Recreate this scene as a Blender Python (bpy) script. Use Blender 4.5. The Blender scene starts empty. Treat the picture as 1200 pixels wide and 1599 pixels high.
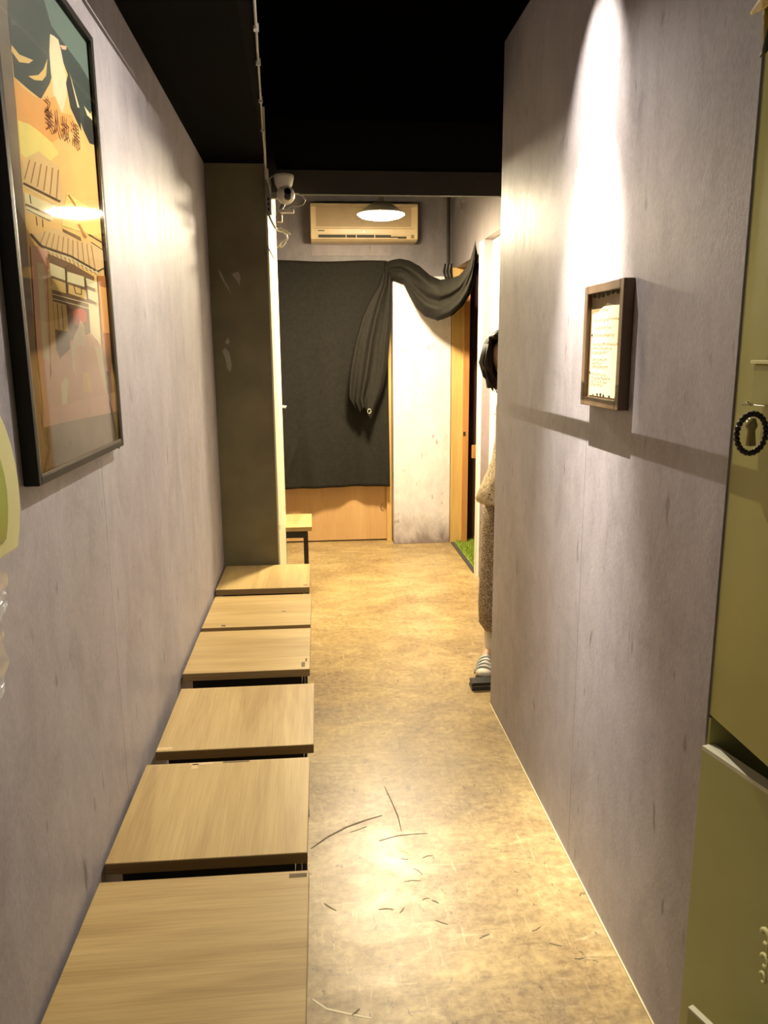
import bpy, bmesh, math, random
from mathutils import Vector, Matrix
random.seed(7)
SC = bpy.context.scene
COL = SC.collection

# ---------------------------------------------------------------- camera
FPX, WPX, HPX, CAMZ = 1202.0, 1200.0, 1599.0, 1.5
def cam_axes(vp=(487, 552), roll=math.radians(-1.5)):
    yv = Vector((vp[0]-WPX/2, -(vp[1]-HPX/2), -FPX)).normalized()
    up = Vector((math.sin(roll), math.cos(roll), 0))
    zv = (up - yv*up.dot(yv)).normalized()
    xv = yv.cross(zv)
    return Matrix((xv, yv, zv))          # rows: world axes in camera coords = camera -> world
AX = cam_axes()
cd = bpy.data.cameras.new('camera'); cam = bpy.data.objects.new('camera', cd); COL.objects.link(cam)
cd.sensor_fit = 'VERTICAL'; cd.sensor_height = 36; cd.lens = FPX/HPX*36; cd.clip_start = 0.02
cam.matrix_world = Matrix.Translation((0, 0, CAMZ)) @ AX.to_4x4()
SC.camera = cam
def at(px, py, **k):                     # where the sight line through a pixel meets a plane x/y/z = const
    d = AX @ Vector((px-WPX/2, -(py-HPX/2), -FPX))
    (a, v), = k.items(); i = 'xyz'.index(a)
    o = Vector((0, 0, CAMZ)); t = (v-o[i])/d[i]
    return o + d*t

# ---------------------------------------------------------------- world, exposure
w = bpy.data.worlds.new('world'); SC.world = w; w.use_nodes = True
bg = w.node_tree.nodes['Background']; bg.inputs[0].default_value = (1.0, 0.92, 0.72, 1); bg.inputs[1].default_value = 0.22
SC.view_settings.view_transform = 'Standard'; SC.view_settings.look = 'None'
SC.view_settings.gamma = 1; SC.view_settings.exposure = 0.0; SC.view_settings.use_curve_mapping = False
LAMP = Vector((0.43, 4.80, 2.30))        # pendant
SPOT = Vector((0.42, 2.03, 2.575))       # ceiling spotlight by the right wall
PEND_STRENGTH = 720.0; PEND_COL = (1.0, 0.83, 0.56)
SPOT_CORE_W = 390.0; SPOT_WIDE_W = 108.0; SPOT_COL = (1.0, 0.91, 0.77)

# ---------------------------------------------------------------- helpers
def tag(o, label=None, cat=None, group=None, kind=None):
    if label: o['label'] = label
    if cat: o['category'] = cat
    if group: o['group'] = group
    if kind: o['kind'] = kind
    return o
def empty(name, loc=(0, 0, 0), rz=0, label=None, cat=None, group=None, kind=None):
    o = bpy.data.objects.new(name, None); COL.objects.link(o)
    o.location = loc; o.rotation_euler.z = rz; o.empty_display_size = .05
    return tag(o, label, cat, group, kind)
class MB:
    def __init__(s): s.bm = bmesh.new()
    def box(s, x0, x1, y0, y1, z0, z1, m=None, mi=0):
        v = [s.bm.verts.new(p) for p in ((x0,y0,z0),(x1,y0,z0),(x1,y1,z0),(x0,y1,z0),(x0,y0,z1),(x1,y0,z1),(x1,y1,z1),(x0,y1,z1))]
        if m:
            for q in v: q.co = m @ q.co
        for f in ((0,3,2,1),(4,5,6,7),(0,1,5,4),(1,2,6,5),(2,3,7,6),(3,0,4,7)):
            s.bm.faces.new([v[i] for i in f]).material_index = mi
        return s
    def poly(s, pts, mi=0):
        s.bm.faces.new([s.bm.verts.new(p) for p in pts]).material_index = mi; return s
    def prism(s, pts, d, mi=0):          # polygon extruded by vector d
        a = [s.bm.verts.new(p) for p in pts]; b = [s.bm.verts.new(Vector(p)+Vector(d)) for p in pts]
        n = len(a)
        for f in (a[::-1], b): s.bm.faces.new(f).material_index = mi
        for i in range(n): s.bm.faces.new((a[i], a[(i+1)%n], b[(i+1)%n], b[i])).material_index = mi
        return s
    def tube(s, pts, r, n=8, mi=0, cap=True):
        pts = [Vector(p) for p in pts]; rs = r if isinstance(r, (list, tuple)) else [r]*len(pts)
        rings = []; ref = None
        for i, p in enumerate(pts):
            t = (pts[min(i+1, len(pts)-1)]-pts[max(i-1, 0)]).normalized()
            if ref is None:
                ref = Vector((0, 0, 1)) if abs(t.z) < .9 else Vector((1, 0, 0))
            u = (ref - t*ref.dot(t)).normalized(); ref = u; v = t.cross(u)
            rings.append([s.bm.verts.new(p + (u*math.cos(a)+v*math.sin(a))*rs[i]) for a in [2*math.pi*k/n for k in range(n)]])
        return s._skin(rings, mi, cap)
    def loft(s, rings, mi=0, cap=True):  # rings of equal point counts
        return s._skin([[s.bm.verts.new(p) for p in r] for r in rings], mi, cap)
    def _skin(s, rings, mi, cap):
        n = len(rings[0])
        for a, b in zip(rings, rings[1:]):
            for k in range(n): s.bm.faces.new((a[k], a[(k+1)%n], b[(k+1)%n], b[k])).material_index = mi
        if cap:
            s.bm.faces.new(rings[0][::-1]).material_index = mi; s.bm.faces.new(rings[-1]).material_index = mi
        return s
    def lathe(s, prof, c=(0,0,0), axis='z', n=32, mi=0):
        c = Vector(c); rings = []
        for r, h in prof:
            ring = []
            for k in range(n):
                a = 2*math.pi*k/n; p = (r*math.cos(a), r*math.sin(a), h)
                if axis == 'x': p = (p[2], p[0], p[1])
                if axis == 'y': p = (p[0], p[2], p[1])
                ring.append(s.bm.verts.new(c+Vector(p)))
            rings.append(ring)
        return s._skin(rings, mi, True)
    def grid(s, fn, nu, nv, mi=0):
        V = [[s.bm.verts.new(fn(i/nu, j/nv)) for j in range(nv+1)] for i in range(nu+1)]
        for i in range(nu):
            for j in range(nv): s.bm.faces.new((V[i][j], V[i+1][j], V[i+1][j+1], V[i][j+1])).material_index = mi
        return s
    def build(s, name, mats, parent=None, bevel=0, smooth=False, thick=0, sub=0):
        bmesh.ops.recalc_face_normals(s.bm, faces=s.bm.faces)
        me = bpy.data.meshes.new(name); s.bm.to_mesh(me); s.bm.free()
        if not isinstance(mats, (list, tuple)): mats = [mats]
        for m in mats: me.materials.append(m)
        o = bpy.data.objects.new(name, me); COL.objects.link(o)
        if smooth:
            for p in me.polygons: p.use_smooth = True
        if thick:
            d = o.modifiers.new('solid', 'SOLIDIFY'); d.thickness = thick; d.offset = 0
        if bevel:
            d = o.modifiers.new('bevel', 'BEVEL'); d.width = bevel; d.segments = 2; d.limit_method = 'ANGLE'
        if sub:
            d = o.modifiers.new('sub', 'SUBSURF'); d.levels = sub; d.render_levels = sub
        if parent: o.parent = parent
        return o
def copy_tree(o, parent=None):
    c = o.copy(); COL.objects.link(c); c.parent = parent
    for ch in list(o.children): copy_tree(ch, c)
    return c

# ---------------------------------------------------------------- materials
class NT:
    def __init__(s, name):
        s.m = bpy.data.materials.new(name); s.m.use_nodes = True; s.t = s.m.node_tree
        s.b = s.t.nodes['Principled BSDF']
    def n(s, typ, **k):
        q = s.t.nodes.new(typ)
        for a, v in k.items():
            if a.startswith('i_'): q.inputs[int(a[2:]) if a[2:].isdigit() else a[2:].replace('_', ' ')].default_value = v
            else: setattr(q, a, v)
        return q
    def l(s, a, b): s.t.links.new(a, b)
    def pos(s, scale=(1,1,1), rot=(0,0,0), obj=False):
        if obj: src = s.n('ShaderNodeTexCoord').outputs['Object']
        else: src = s.n('ShaderNodeNewGeometry').outputs['Position']
        mp = s.n('ShaderNodeMapping'); mp.inputs['Scale'].default_value = scale; mp.inputs['Rotation'].default_value = rot
        s.l(src, mp.inputs['Vector']); return mp.outputs[0]
    def noise(s, vec, scale=5, detail=4, rough=.55, dist=0):
        q = s.n('ShaderNodeTexNoise'); q.inputs['Scale'].default_value = scale; q.inputs['Detail'].default_value = detail
        q.inputs['Roughness'].default_value = rough; q.inputs['Distortion'].default_value = dist
        s.l(vec, q.inputs['Vector']); return q.outputs['Fac']
    def ramp(s, fac, stops):
        q = s.n('ShaderNodeValToRGB'); e = q.color_ramp.elements
        while len(e) < len(stops): e.new(.5)
        for i, (p, c) in enumerate(stops):
            e[i].position = p; e[i].color = (*c, 1) if len(c) == 3 else c
        s.l(fac, q.inputs[0]); return q.outputs[0]
    def mix(s, fac, a, b, mode='MIX'):
        q = s.n('ShaderNodeMix', data_type='RGBA', blend_type=mode)
        for i, v in ((0, fac), (6, a), (7, b)):
            if hasattr(v, 'node'): s.l(v, q.inputs[i])
            else: q.inputs[i].default_value = v if i == 0 else (*v, 1)
        return q.outputs[2]
    def bump(s, h, st=.2, dist=.01):
        q = s.n('ShaderNodeBump'); q.inputs['Strength'].default_value = st; q.inputs['Distance'].default_value = dist
        s.l(h, q.inputs['Height']); s.l(q.outputs[0], s.b.inputs['Normal'])
    def color(s, c):
        if hasattr(c, 'node'): s.l(c, s.b.inputs['Base Color'])
        else: s.b.inputs['Base Color'].default_value = (*c, 1)
    def rough(s, r):
        if hasattr(r, 'node'): s.l(r, s.b.inputs['Roughness'])
        else: s.b.inputs['Roughness'].default_value = r
def plain(name, c, r=.5, metal=0, var=.12, scale=14, emit=None, spec=None, bump=0):
    q = NT(name); f = q.noise(q.pos(obj=True), scale, 3)
    lo = tuple(max(0, v*(1-var)) for v in c); hi = tuple(min(1, v*(1+var)) for v in c)
    q.color(q.ramp(f, [(.3, lo), (.7, hi)])); q.rough(r); q.b.inputs['Metallic'].default_value = metal
    if spec is not None: q.b.inputs['Specular IOR Level'].default_value = spec
    if emit: q.b.inputs['Emission Color'].default_value = (*emit[0], 1); q.b.inputs['Emission Strength'].default_value = emit[1]
    if bump: q.bump(f, bump, .004)
    return q.m
def wall_mat(name, a, b, rough=.50, fleck=(.13,.11,.10), dirt=False):
    q = NT(name)
    big = q.noise(q.pos((1.3, 1.3, .8)), 2.4, 5, .62, .5)
    cl = q.noise(q.pos((3.2, 3.2, 2.0)), 2.6, 6, .7, .8)
    st = q.noise(q.pos((26, 26, 2.2)), 1.0, 5, .62)
    fine = q.noise(q.pos((60, 60, 30)), 3.0, 3, .6)
    c = q.ramp(st, [(.30, a), (.70, b)])
    c = q.mix(.40, c, q.ramp(cl, [(.34, tuple(v*.62 for v in a)), (.62, tuple(min(1, v*1.18) for v in b))]))
    c = q.mix(.30, c, q.ramp(big, [(.34, tuple(v*k for v, k in zip(a, (.74, .68, .66)))), (.64, tuple(min(1, v*k) for v, k in zip(b, (1.06, 1.10, 1.14))))]))
    c = q.mix(.22, c, q.ramp(fine, [(.3, tuple(v*.7 for v in a)), (.7, tuple(min(1, v*1.2) for v in b))]))
    fl = q.noise(q.pos((30, 30, 9)), 1.0, 2, .5)
    c = q.mix(q.ramp(fl, [(.68, (0,0,0)), (.75, (.6,.6,.6))]), c, fleck)
    if dirt:                              # grime worn into the paper along the skirting
        sep = q.n('ShaderNodeSeparateXYZ'); q.l(q.n('ShaderNodeNewGeometry').outputs['Position'], sep.inputs[0])
        ad = q.n('ShaderNodeMath', operation='MULTIPLY_ADD'); q.l(cl, ad.inputs[0]); ad.inputs[1].default_value = .34; q.l(sep.outputs[2], ad.inputs[2])
        c = q.mix(q.ramp(ad.outputs[0], [(.17, (.9,.9,.9)), (.26, (.45,.45,.45)), (.42, (0,0,0))]), c, (.20,.155,.15))
    q.color(c); q.rough(q.ramp(st, [(.2, (rough-.08,)*3), (.8, (rough+.1,)*3)])); q.bump(fine, .12, .004)
    return q.m
def wood_mat(name, axis, a, b, dark, rough=.4, k=1.0):
    q = NT(name)
    sc = {'x': (1.6, 26, 26), 'y': (26, 1.6, 26), 'z': (26, 26, 1.6)}[axis]
    gr = q.noise(q.pos(tuple(v*k for v in sc)), 1.0, 5, .6, .6)
    sc2 = {'x': (.9, 8, 8), 'y': (8, .9, 8), 'z': (8, 8, .9)}[axis]
    big = q.noise(q.pos(tuple(v*k for v in sc2)), 1.0, 3, .5, 1.2)
    sc3 = {'x': (6, 220, 220), 'y': (220, 6, 220), 'z': (220, 220, 6)}[axis]
    fi = q.noise(q.pos(sc3), 1.0, 2, .5)
    c = q.ramp(gr, [(.28, dark), (.5, a), (.72, b)])
    c = q.mix(.5, c, q.ramp(big, [(.38, dark), (.62, b)]))
    c = q.mix(.16, c, q.ramp(fi, [(.35, tuple(v*.5 for v in dark)), (.65, b)]))
    q.color(c); q.rough(rough); q.bump(fi, .06, .002)
    return q.m
M = {}
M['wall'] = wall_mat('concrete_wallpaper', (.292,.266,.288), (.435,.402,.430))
M['wall_shaded'] = wall_mat('shaded_wallpaper', (.155,.132,.130), (.235,.205,.20))  # wallpaper darkened: shade above the pendant's cutoff put into its colour
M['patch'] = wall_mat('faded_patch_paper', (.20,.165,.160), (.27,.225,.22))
M['wall_white'] = wall_mat('pale_concrete_paper', (.62,.56,.54), (.76,.70,.68), .5, dirt=True)
M['black'] = plain('black_ceiling_paint', (.0018,.0018,.0015), .9, spec=0.0)
M['soffit'] = plain('black_soffit_paint', (.004,.0037,.003), .8, spec=0.04)
M['beam'] = plain('dark_beam_paint', (.030,.026,.020), .7)
M['column'] = plain('olive_column_paint', (.150,.132,.068), .5, var=.18, scale=5, bump=.1)
M['cream'] = plain('cream_board', (.66,.62,.42), .45, var=.06)
M['oak_x'] = wood_mat('oak_laminate_across', 'x', (.52,.355,.135), (.64,.47,.20), (.37,.24,.085))
M['oak_y'] = wood_mat('oak_laminate_along', 'y', (.52,.355,.135), (.64,.47,.20), (.37,.24,.085))
M['oak_edge'] = wood_mat('oak_edge_band', 'x', (.30,.20,.085), (.36,.25,.11), (.22,.14,.055))
M['ply'] = wood_mat('plywood_door', 'z', (.56,.34,.14), (.62,.39,.17), (.50,.29,.11), .5, .4)
M['pine'] = wood_mat('pine_post', 'z', (.62,.40,.13), (.70,.47,.17), (.52,.31,.09), .45)
M['pine_dark'] = wood_mat('orange_pine', 'z', (.50,.23,.06), (.56,.27,.08), (.42,.18,.045), .45)
M['steel'] = plain('black_steel', (.012,.012,.013), .4, .3)
M['white'] = plain('white_door_paint', (.78,.76,.70), .45, var=.03)
M['white_trim'] = plain('cream_trim', (.74,.70,.58), .4, var=.04)
M['lilac'] = wall_mat('lilac_panel', (.32,.25,.26), (.42,.34,.35), .6)
M['cloth'] = plain('black_cloth', (.0125,.0108,.0072), .8, var=.25, scale=40, spec=.2)
M['ac'] = plain('aged_ivory_plastic', (.62,.47,.26), .35, var=.04)
M['ac_dark'] = plain('dark_slot', (.03,.022,.014), .6)
M['ac_grille'] = plain('ivory_grille', (.30,.20,.10), .4, var=.05)
M['lime'] = plain('lime_green_paint', (.40,.375,.115), .38, var=.07, scale=4)
M['lime_lit'] = plain('lime_paint_lit', (.56,.58,.24), .38, var=.07, scale=4)  # lime paint lightened; light missing on door and kick board put into colour
M['lime_hi'] = plain('pale_lime_plastic', (.74,.72,.34), .35, var=.05)
M['lime_mid'] = plain('green_plastic', (.34,.42,.06), .35, var=.06)
M['toplit_edge'] = plain('toplit_board_edge', (.82,.80,.60), .4, var=.04)  # light falling on the board tops, put into a paler colour
M['plastic'] = plain('grey_white_plastic', (.60,.58,.50), .35, var=.04)
M['plastic_grey'] = plain('grey_plastic', (.20,.19,.165), .45)
M['lens'] = plain('glossy_black', (.01,.008,.015), .12)
M['metal'] = plain('bright_metal', (.7,.66,.52), .25, 1)
M['cord'] = plain('grey_cord', (.42,.40,.34), .5)
M['frame'] = plain('black_frame', (.009,.007,.005), .5, spec=.25)
M['frame_metal'] = plain('bronze_frame_lip', (.10,.08,.06), .3, .8)
M['brown'] = wood_mat('brown_frame', 'z', (.13,.075,.04), (.18,.11,.06), (.08,.045,.025), .4)
M['paper'] = plain('cream_paper', (.80,.72,.40), .7, var=.06)
M['ink'] = plain('faded_ink', (.36,.26,.16), .8)
M['ink_red'] = plain('red_ink', (.62,.20,.10), .8)
M['burnt'] = plain('burnt_paper_edge', (.03,.022,.012), .8)
M['mount'] = plain('brown_mount', (.28,.19,.09), .6)
M['bead'] = plain('dark_bead', (.014,.011,.010), .15)
M['crystal'] = plain('amber_crystal', (.32,.26,.10), .15)
M['leaf_yellow'] = plain('yellow_leaf', (.72,.52,.16), .5)
M['leaf_dark'] = plain('dark_leaf', (.03,.035,.02), .5)
M['skin'] = plain('skin', (.62,.40,.27), .5, var=.06)
M['skin_pale'] = plain('pale_stocking', (.74,.66,.52), .55, var=.05)
M['hair'] = plain('dark_brown_hair', (.016,.007,.004), .6, var=.4, scale=60, spec=.25)
M['slipper'] = plain('grey_slipper', (.52,.54,.50), .5)
M['sole'] = plain('dark_sole', (.05,.05,.045), .6)
q = NT('cream_robe_print')
f = q.noise(q.pos((70,70,110), obj=False), 1.0, 3, .6, 2.0)
q.color(q.ramp(f, [(.50, (.66,.54,.33)), (.57, (.22,.13,.06))])); q.rough(.85); M['robe'] = q.m
q = NT('speckled_tweed')
f = q.noise(q.pos((170,170,170)), 1.0, 2, .6)
q.color(q.ramp(f, [(.38, (.10,.065,.040)), (.52, (.27,.20,.13)), (.66, (.60,.50,.36))])); q.rough(.9); q.bump(f, .3, .004); M['tweed'] = q.m
q = NT('artificial_turf')
f = q.noise(q.pos((160,160,60)), 1.0, 2, .6)
q.color(q.ramp(f, [(.35, (.10,.16,.012)), (.6, (.30,.40,.04))])); q.rough(.8); M['turf'] = q.m
q = NT('clear_film'); q.color((.80,.80,.66)); q.rough(.2); q.b.inputs['Transmission Weight'].default_value = .6; q.b.inputs['Alpha'].default_value = .35; M['film'] = q.m
# polished yellow-brown concrete floor
q = NT('polished_concrete')
big = q.noise(q.pos((1.0, 1.0, 1)), 1.7, 6, .62, .6)
mid = q.noise(q.pos((1.7, 2.6, 1), (0,0,.3)), 2.2, 7, .70, 1.0)
fine = q.noise(q.pos((1,1,1)), 42, 5, .7)
trow = q.noise(q.pos((2, 7, 1), (0,0,.5)), 2.0, 6, .68, 1.4)
c = q.ramp(mid, [(.36, (.135,.082,.030)), (.50, (.30,.195,.074)), (.63, (.54,.40,.175))])
c = q.mix(.45, c, q.ramp(big, [(.37, (.17,.095,.033)), (.59, (.45,.33,.14))]))
c = q.mix(q.ramp(trow, [(.58, (0,0,0)), (.70, (.55,.55,.55))]), c, (.66,.53,.30))
c = q.mix(.30, c, q.ramp(fine, [(.36, (.09,.06,.024)), (.60, (.56,.42,.20))]))
s1 = q.noise(q.pos((9, 60, 1), (0,0,.9)), 1.0, 4, .6, .5); s2 = q.noise(q.pos((70, 8, 1), (0,0,.35)), 1.0, 4, .6, .4)
c = q.mix(q.ramp(s1, [(.60, (0,0,0)), (.68, (.45,.45,.45))]), c, (.13,.085,.036))
c = q.mix(q.ramp(s2, [(.62, (0,0,0)), (.70, (.4,.4,.4))]), c, (.66,.52,.27))
sp = q.noise(q.pos((40, 24, 1), (0,0,.7)), 1.0, 3, .6, .8)
c = q.mix(q.ramp(sp, [(.655, (0,0,0)), (.70, (.75,.75,.75))]), c, (.085,.056,.025))
q.color(c)
q.rough(q.ramp(mid, [(.3, (.44,)*3), (.7, (.30,)*3)])); q.b.inputs['Specular IOR Level'].default_value = .6
q.bump(q.mix(.5, fine, trow), .16, .005); M['floor'] = q.m
M['chalk'] = plain('pale_joint_filler', (.62,.52,.30), .6)

# ---------------------------------------------------------------- structure
LX, RX, SX = -.47, .735, 1.09            # left wall, right wall, side wall of the far bay
YC, YE = 3.84, 3.06                      # column face, far end of right wall
def st(o, kind='structure'): o['kind'] = kind; return o
fl = st(MB().box(-.75, 2.4, -1.2, 6.4, -.12, 0).build('floor', M['floor']))
def scratch(pts, wdt, m):
    P = [at(*p, z=.0006) for p in pts]
    b = MB(); L = []; R = []
    for i, p in enumerate(P):
        t = (P[min(i+1, len(P)-1)]-P[max(i-1, 0)]).normalized(); n = Vector((-t.y, t.x, 0))
        ww = wdt*(.4+.6*math.sin(math.pi*(i+.5)/len(P)))
        L.append(p+n*ww); R.append(p-n*ww)
    for i in range(len(P)-1): b.prism([L[i], L[i+1], R[i+1], R[i]], (0, 0, -.0005))
    return b.build('scratch', m, fl)
M['scratch'] = plain('floor_scratch', (.13,.09,.045), .7)
M['scratch_pale'] = plain('pale_scratch', (.75,.66,.42), .5)
scratch([(486,1325),(510,1308),(540,1292),(570,1281),(597,1273)], .0035, M['scratch'])
scratch([(601,1228),(612,1252),(622,1275),(627,1297)], .002, M['scratch'])
scratch([(592,1313),(620,1305),(650,1302),(668,1301)], .002, M['scratch'])
scratch([(488,1560),(510,1575),(540,1582),(580,1590)], .003, M['scratch_pale'])
for (px, py) in ((632,1341),(668,1338),(652,1360),(645,1376),(560,1295),(628,1421),(680,1408),(690,1440),(666,1404),(757,1462),(905,1496),(868,1475),(838,1450),(603,1420),(516,1416),(556,1580)):
    a = random.uniform(-.6, .9); L = random.uniform(5, 14)
    scratch([(px-L*math.cos(a), py+L*math.sin(a)), (px, py+random.uniform(-2, 2)), (px+L*math.cos(a), py-L*math.sin(a))], random.uniform(.0012, .0026), M['scratch'])

def panel_wall(name, x0, x1, ys, z0, z1, m, face):
    r = st(MB().box(x0+(.004 if face < 0 else 0), x1-(.004 if face > 0 else 0), ys[0], ys[-1], z0, z1).build(name, m))
    for a, b in zip(ys, ys[1:]):
        if face > 0: MB().box(x1-.004, x1, a+.0007, b-.0007, z0, z1).build('wall_panel', m, r)
        else: MB().box(x0, x0+.004, a+.0007, b-.0007, z0, z1).build('wall_panel', m, r)
    return r
panel_wall('wall_left', LX-.12, LX, (-1.0, .52, 1.74, 2.96, YC), 0, 2.40, M['wall'], 1)
panel_wall('wall_right', RX, 1.14, (1.30, 2.02, YE), 0, 2.615, M['wall'], -1)
st(MB().box(RX-.004, RX, 1.30, YE, 0, .004).build('trim_1', M['chalk']))
# back wall, left bay, far right
st(MB().box(-.75, 1.20, 6.13, 6.25, 0, 2.75).build('wall_back', M['wall_shaded']))
st(MB().box(-.87, -.75, YC, 6.25, 0, 2.75).build('wall_far_left', M['wall']))
st(MB().box(.618, 1.065, 5.955, 6.13, 0, 2.06).build('wall_stub', M['wall_white'], bevel=.003))
# column: olive front board, cream side board
col = st(MB().box(LX-.12, -.20, YC+.006, 4.76, 0, 2.75).build('wall_column', M['column']))
MB().box(LX, -.196, YC, YC+.006, 0, 2.40).build('front_board', M['column'], col, bevel=.0015)
cb = MB().box(-.20, -.188, YC+.004, 4.765, 0, 2.36).build('side_board', M['cream'], col, bevel=.0015)
for (y, z, s) in ((3.92,.62,.012), (4.62,.58,.016), (4.70,1.33,.006)):
    MB().box(-.188, -.1868, y-.004, y+.004, z-s, z+s).build('board_notch', M['ac_dark'], col)
# ceilings
st(MB().prism([(LX, -1.0, 2.385), (-.108, -1.0, 2.385), (-.108, 2.0, 2.385), (-.195, YC, 2.36), (LX, YC, 2.36)], (0, 0, .4)).build('ceiling_soffit', M['soffit']))
st(MB().box(-.5, 2.0, -1.0, 3.90, 2.62, 2.72).build('ceiling', M['black']))
st(MB().box(-.14, 2.0, 3.10, 3.90, 2.348, 2.72).build('ceiling_drop', M['black']))
st(MB().box(-.188, 2.0, 3.90, 3.935, 2.241, 2.72).build('ceiling_beam', M['beam']))
st(MB().box(-.87, 2.0, 3.92, 6.25, 2.70, 2.80).build('ceiling_far', M['black']))
# far bay side wall at x = SX: opening with turf room (y 5.06-5.955), end post, recessed white door
st(MB().box(SX, SX+.10, 5.06, 6.13, 2.12, 2.70).build('wall_side_header', M['wall_shaded']))
st(MB().box(SX, SX+.06, 4.05, 5.06, 2.19, 2.70).build('wall_side_upper', M['wall_shaded']))
pst = st(MB().box(SX, 1.145, 4.955, 5.06, 0, 2.19).build('wall_side_post', M['lilac']))
for (y0, y1, d, m) in ((5.038, 5.06, .010, 'white_trim'), (5.008, 5.034, .006, 'white_trim'), (4.955, 5.005, .004, 'white')):
    MB().box(SX-d, SX, y0, y1, 0, 2.185).build('post_moulding', M[m], pst, bevel=.002)
dr = st(MB().box(1.145, 1.185, 4.02, 4.955, 0, 2.19).build('door_2', M['white']))
MB().box(1.138, 1.145, 4.10, 4.84, .12, 1.0).build('door_panel', M['white'], dr, bevel=.004)
MB().box(1.138, 1.145, 4.10, 4.84, 1.12, 2.06).build('door_panel', M['white'], dr, bevel=.004)
st(MB().box(1.14, 1.26, YE-.4, 4.02, 0, 2.62).build('wall_alcove', M['wall']))
# turf room behind the opening
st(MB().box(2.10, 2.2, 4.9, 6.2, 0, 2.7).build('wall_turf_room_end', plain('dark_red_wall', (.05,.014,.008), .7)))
st(MB().box(1.18, 2.2, 4.96, 5.055, 0, 2.7).build('wall_turf_room_near', M['column']))
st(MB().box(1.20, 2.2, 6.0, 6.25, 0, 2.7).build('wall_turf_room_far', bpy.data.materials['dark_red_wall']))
tf = tag(MB().box(SX+.012, 2.1, 5.06, 6.0, 0, .012).build('turf_mat', M['turf']), 'bright green artificial turf mat on the floor inside the far right doorway', 'turf mat')
def turf_blades():
    b = MB(); R = random.Random(3)
    for i in range(5200):
        x = R.uniform(SX+.014, 1.62); y = R.uniform(5.065, 5.98)
        a = R.uniform(0, 6.28); h = R.uniform(.018, .032); ww = .0022
        dx, dy = math.cos(a)*ww, math.sin(a)*ww; lx, ly = R.uniform(-.012, .012), R.uniform(-.012, .012)
        b.poly([(x-dx, y-dy, .011), (x+dx, y+dy, .011), (x+lx, y+ly, .011+h)])
    o = b.build('turf_blades', M['turf'], tf); o['kind'] = 'stuff'
turf_blades()
st(MB().box(SX-.016, SX+.012, 5.06, 5.955, 0, .012).build('trim_2', plain('dark_threshold', (.05,.05,.05), .5)))
dj = st(MB().box(1.068, 1.155, 5.925, 5.955, 0, 2.12).build('door_frame_far', M['pine']))
MB().box(1.155, 1.20, 5.905, 5.955, 0, 2.12).build('frame_stop', M['pine_dark'], dj, bevel=.002)
MB().box(1.157, 1.175, 5.900, 5.905, .865, .895).build('latch', M['ac_dark'], dj)
tag(MB().box(1.21, 2.10, 5.80, 5.83, .70, .80).build('wooden_rail', M['pine_dark'], bevel=.003), 'orange wooden crossbar inside the dark doorway beside the pine post', 'rail')
# plywood door with frame
d1 = st(MB().box(-.42, .572, 6.10, 6.13, .012, 2.10).build('door_1', M['ply']))
fr = MB().box(.572, .612, 6.055, 6.13, 0, 2.12).build('door_jamb', M['pine'], d1, bevel=.002)
MB().tube([(.545+.018*math.cos(a), 6.098, .275+.028*math.sin(a)) for a in [math.pi*.5+math.pi*k/8 for k in range(9)]], .004, 6).build('door_pull', M['mount'], d1, smooth=True)

# ---------------------------------------------------------------- pendant lamp and spotlight
pl = empty('pendant_lamp', (LAMP.x, LAMP.y, 2.228), label='glowing round pendant lamp with flat conical shade in front of air conditioner', cat='lamp')
MB().lathe([(.02, .046), (.075, .050), (.118, .060), (.138, .072), (.139, .079), (.11, .082)], n=40).build('diffuser', plain('warm_glow', (.9,.85,.7), .5, emit=(PEND_COL, PEND_STRENGTH)), pl, smooth=True)
MB().lathe([(.143, .074), (.145, .080), (.070, .128), (.022, .150), (.018, .168), (.010, .170), (.010, .14), (.065, .120), (.138, .077)], n=40).build('shade', plain('grey_enamel', (.25,.22,.17), .4), pl, smooth=True)
MB().tube([(0,0,.165), (0,0,.465)], .004, 8).build('cord', M['steel'], pl)
MB().lathe([(.045, .455), (.045, .468), (.012, .471)], n=24).build('ceiling_rose', M['steel'], pl)

sp = empty('ceiling_spotlight', tuple(SPOT), label='black ceiling spotlight above the small framed note', cat='lamp')
MB().lathe([(.030, -.004), (.034, -.002), (.034, .040), (.030, .042), (.026, .02), (.026, .012)], n=24).build('housing', M['steel'], sp, smooth=True)
MB().tube([(0,0,.04), (0,0,.045)], .012, 10).build('stem', M['steel'], sp)
MB().box(.0370, .0383, -.10, .135, -.1595, -.1585).build('shadow_bar', M['steel'], sp)  # added out of view to cast the shadow band along the right wall
for y in (-.098, .133): MB().tube([(.037, y, -.159), (.037, y, .03), (.02, y*.1, .04)], .0012, 6).build('shadow_bar_wire', M['steel'], sp)  # added wires that carry the shadow-casting bar
def spot(name, loc, aim, watts, ang, blend, rad):
    L = bpy.data.lights.new(name, 'SPOT'); L.energy = watts; L.color = SPOT_COL; L.spot_size = math.radians(ang); L.spot_blend = blend; L.shadow_soft_size = rad
    o = bpy.data.objects.new(name, L); COL.objects.link(o); o.location = loc
    o.rotation_euler = (Vector(aim)-Vector(loc)).to_track_quat('-Z', 'Y').to_euler(); return o
spot('spot_core', SPOT-Vector((0, 0, .006)), (.735, 2.05, 1.52), SPOT_CORE_W, 36, 1.0, .0001)
spot('spot_upper', SPOT-Vector((0, 0, .006)), (.735, 2.06, 2.12), 80, 48, 1.0, .0002)
spot('spot_floor', SPOT-Vector((0, 0, .006)), (.58, 1.82, 0), 290, 30, 1.0, .0002)
spot('spot_wide', SPOT-Vector((0, 0, .006)), (-.35, 1.85, .7), SPOT_WIDE_W, 138, 1.0, .0001)

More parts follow.
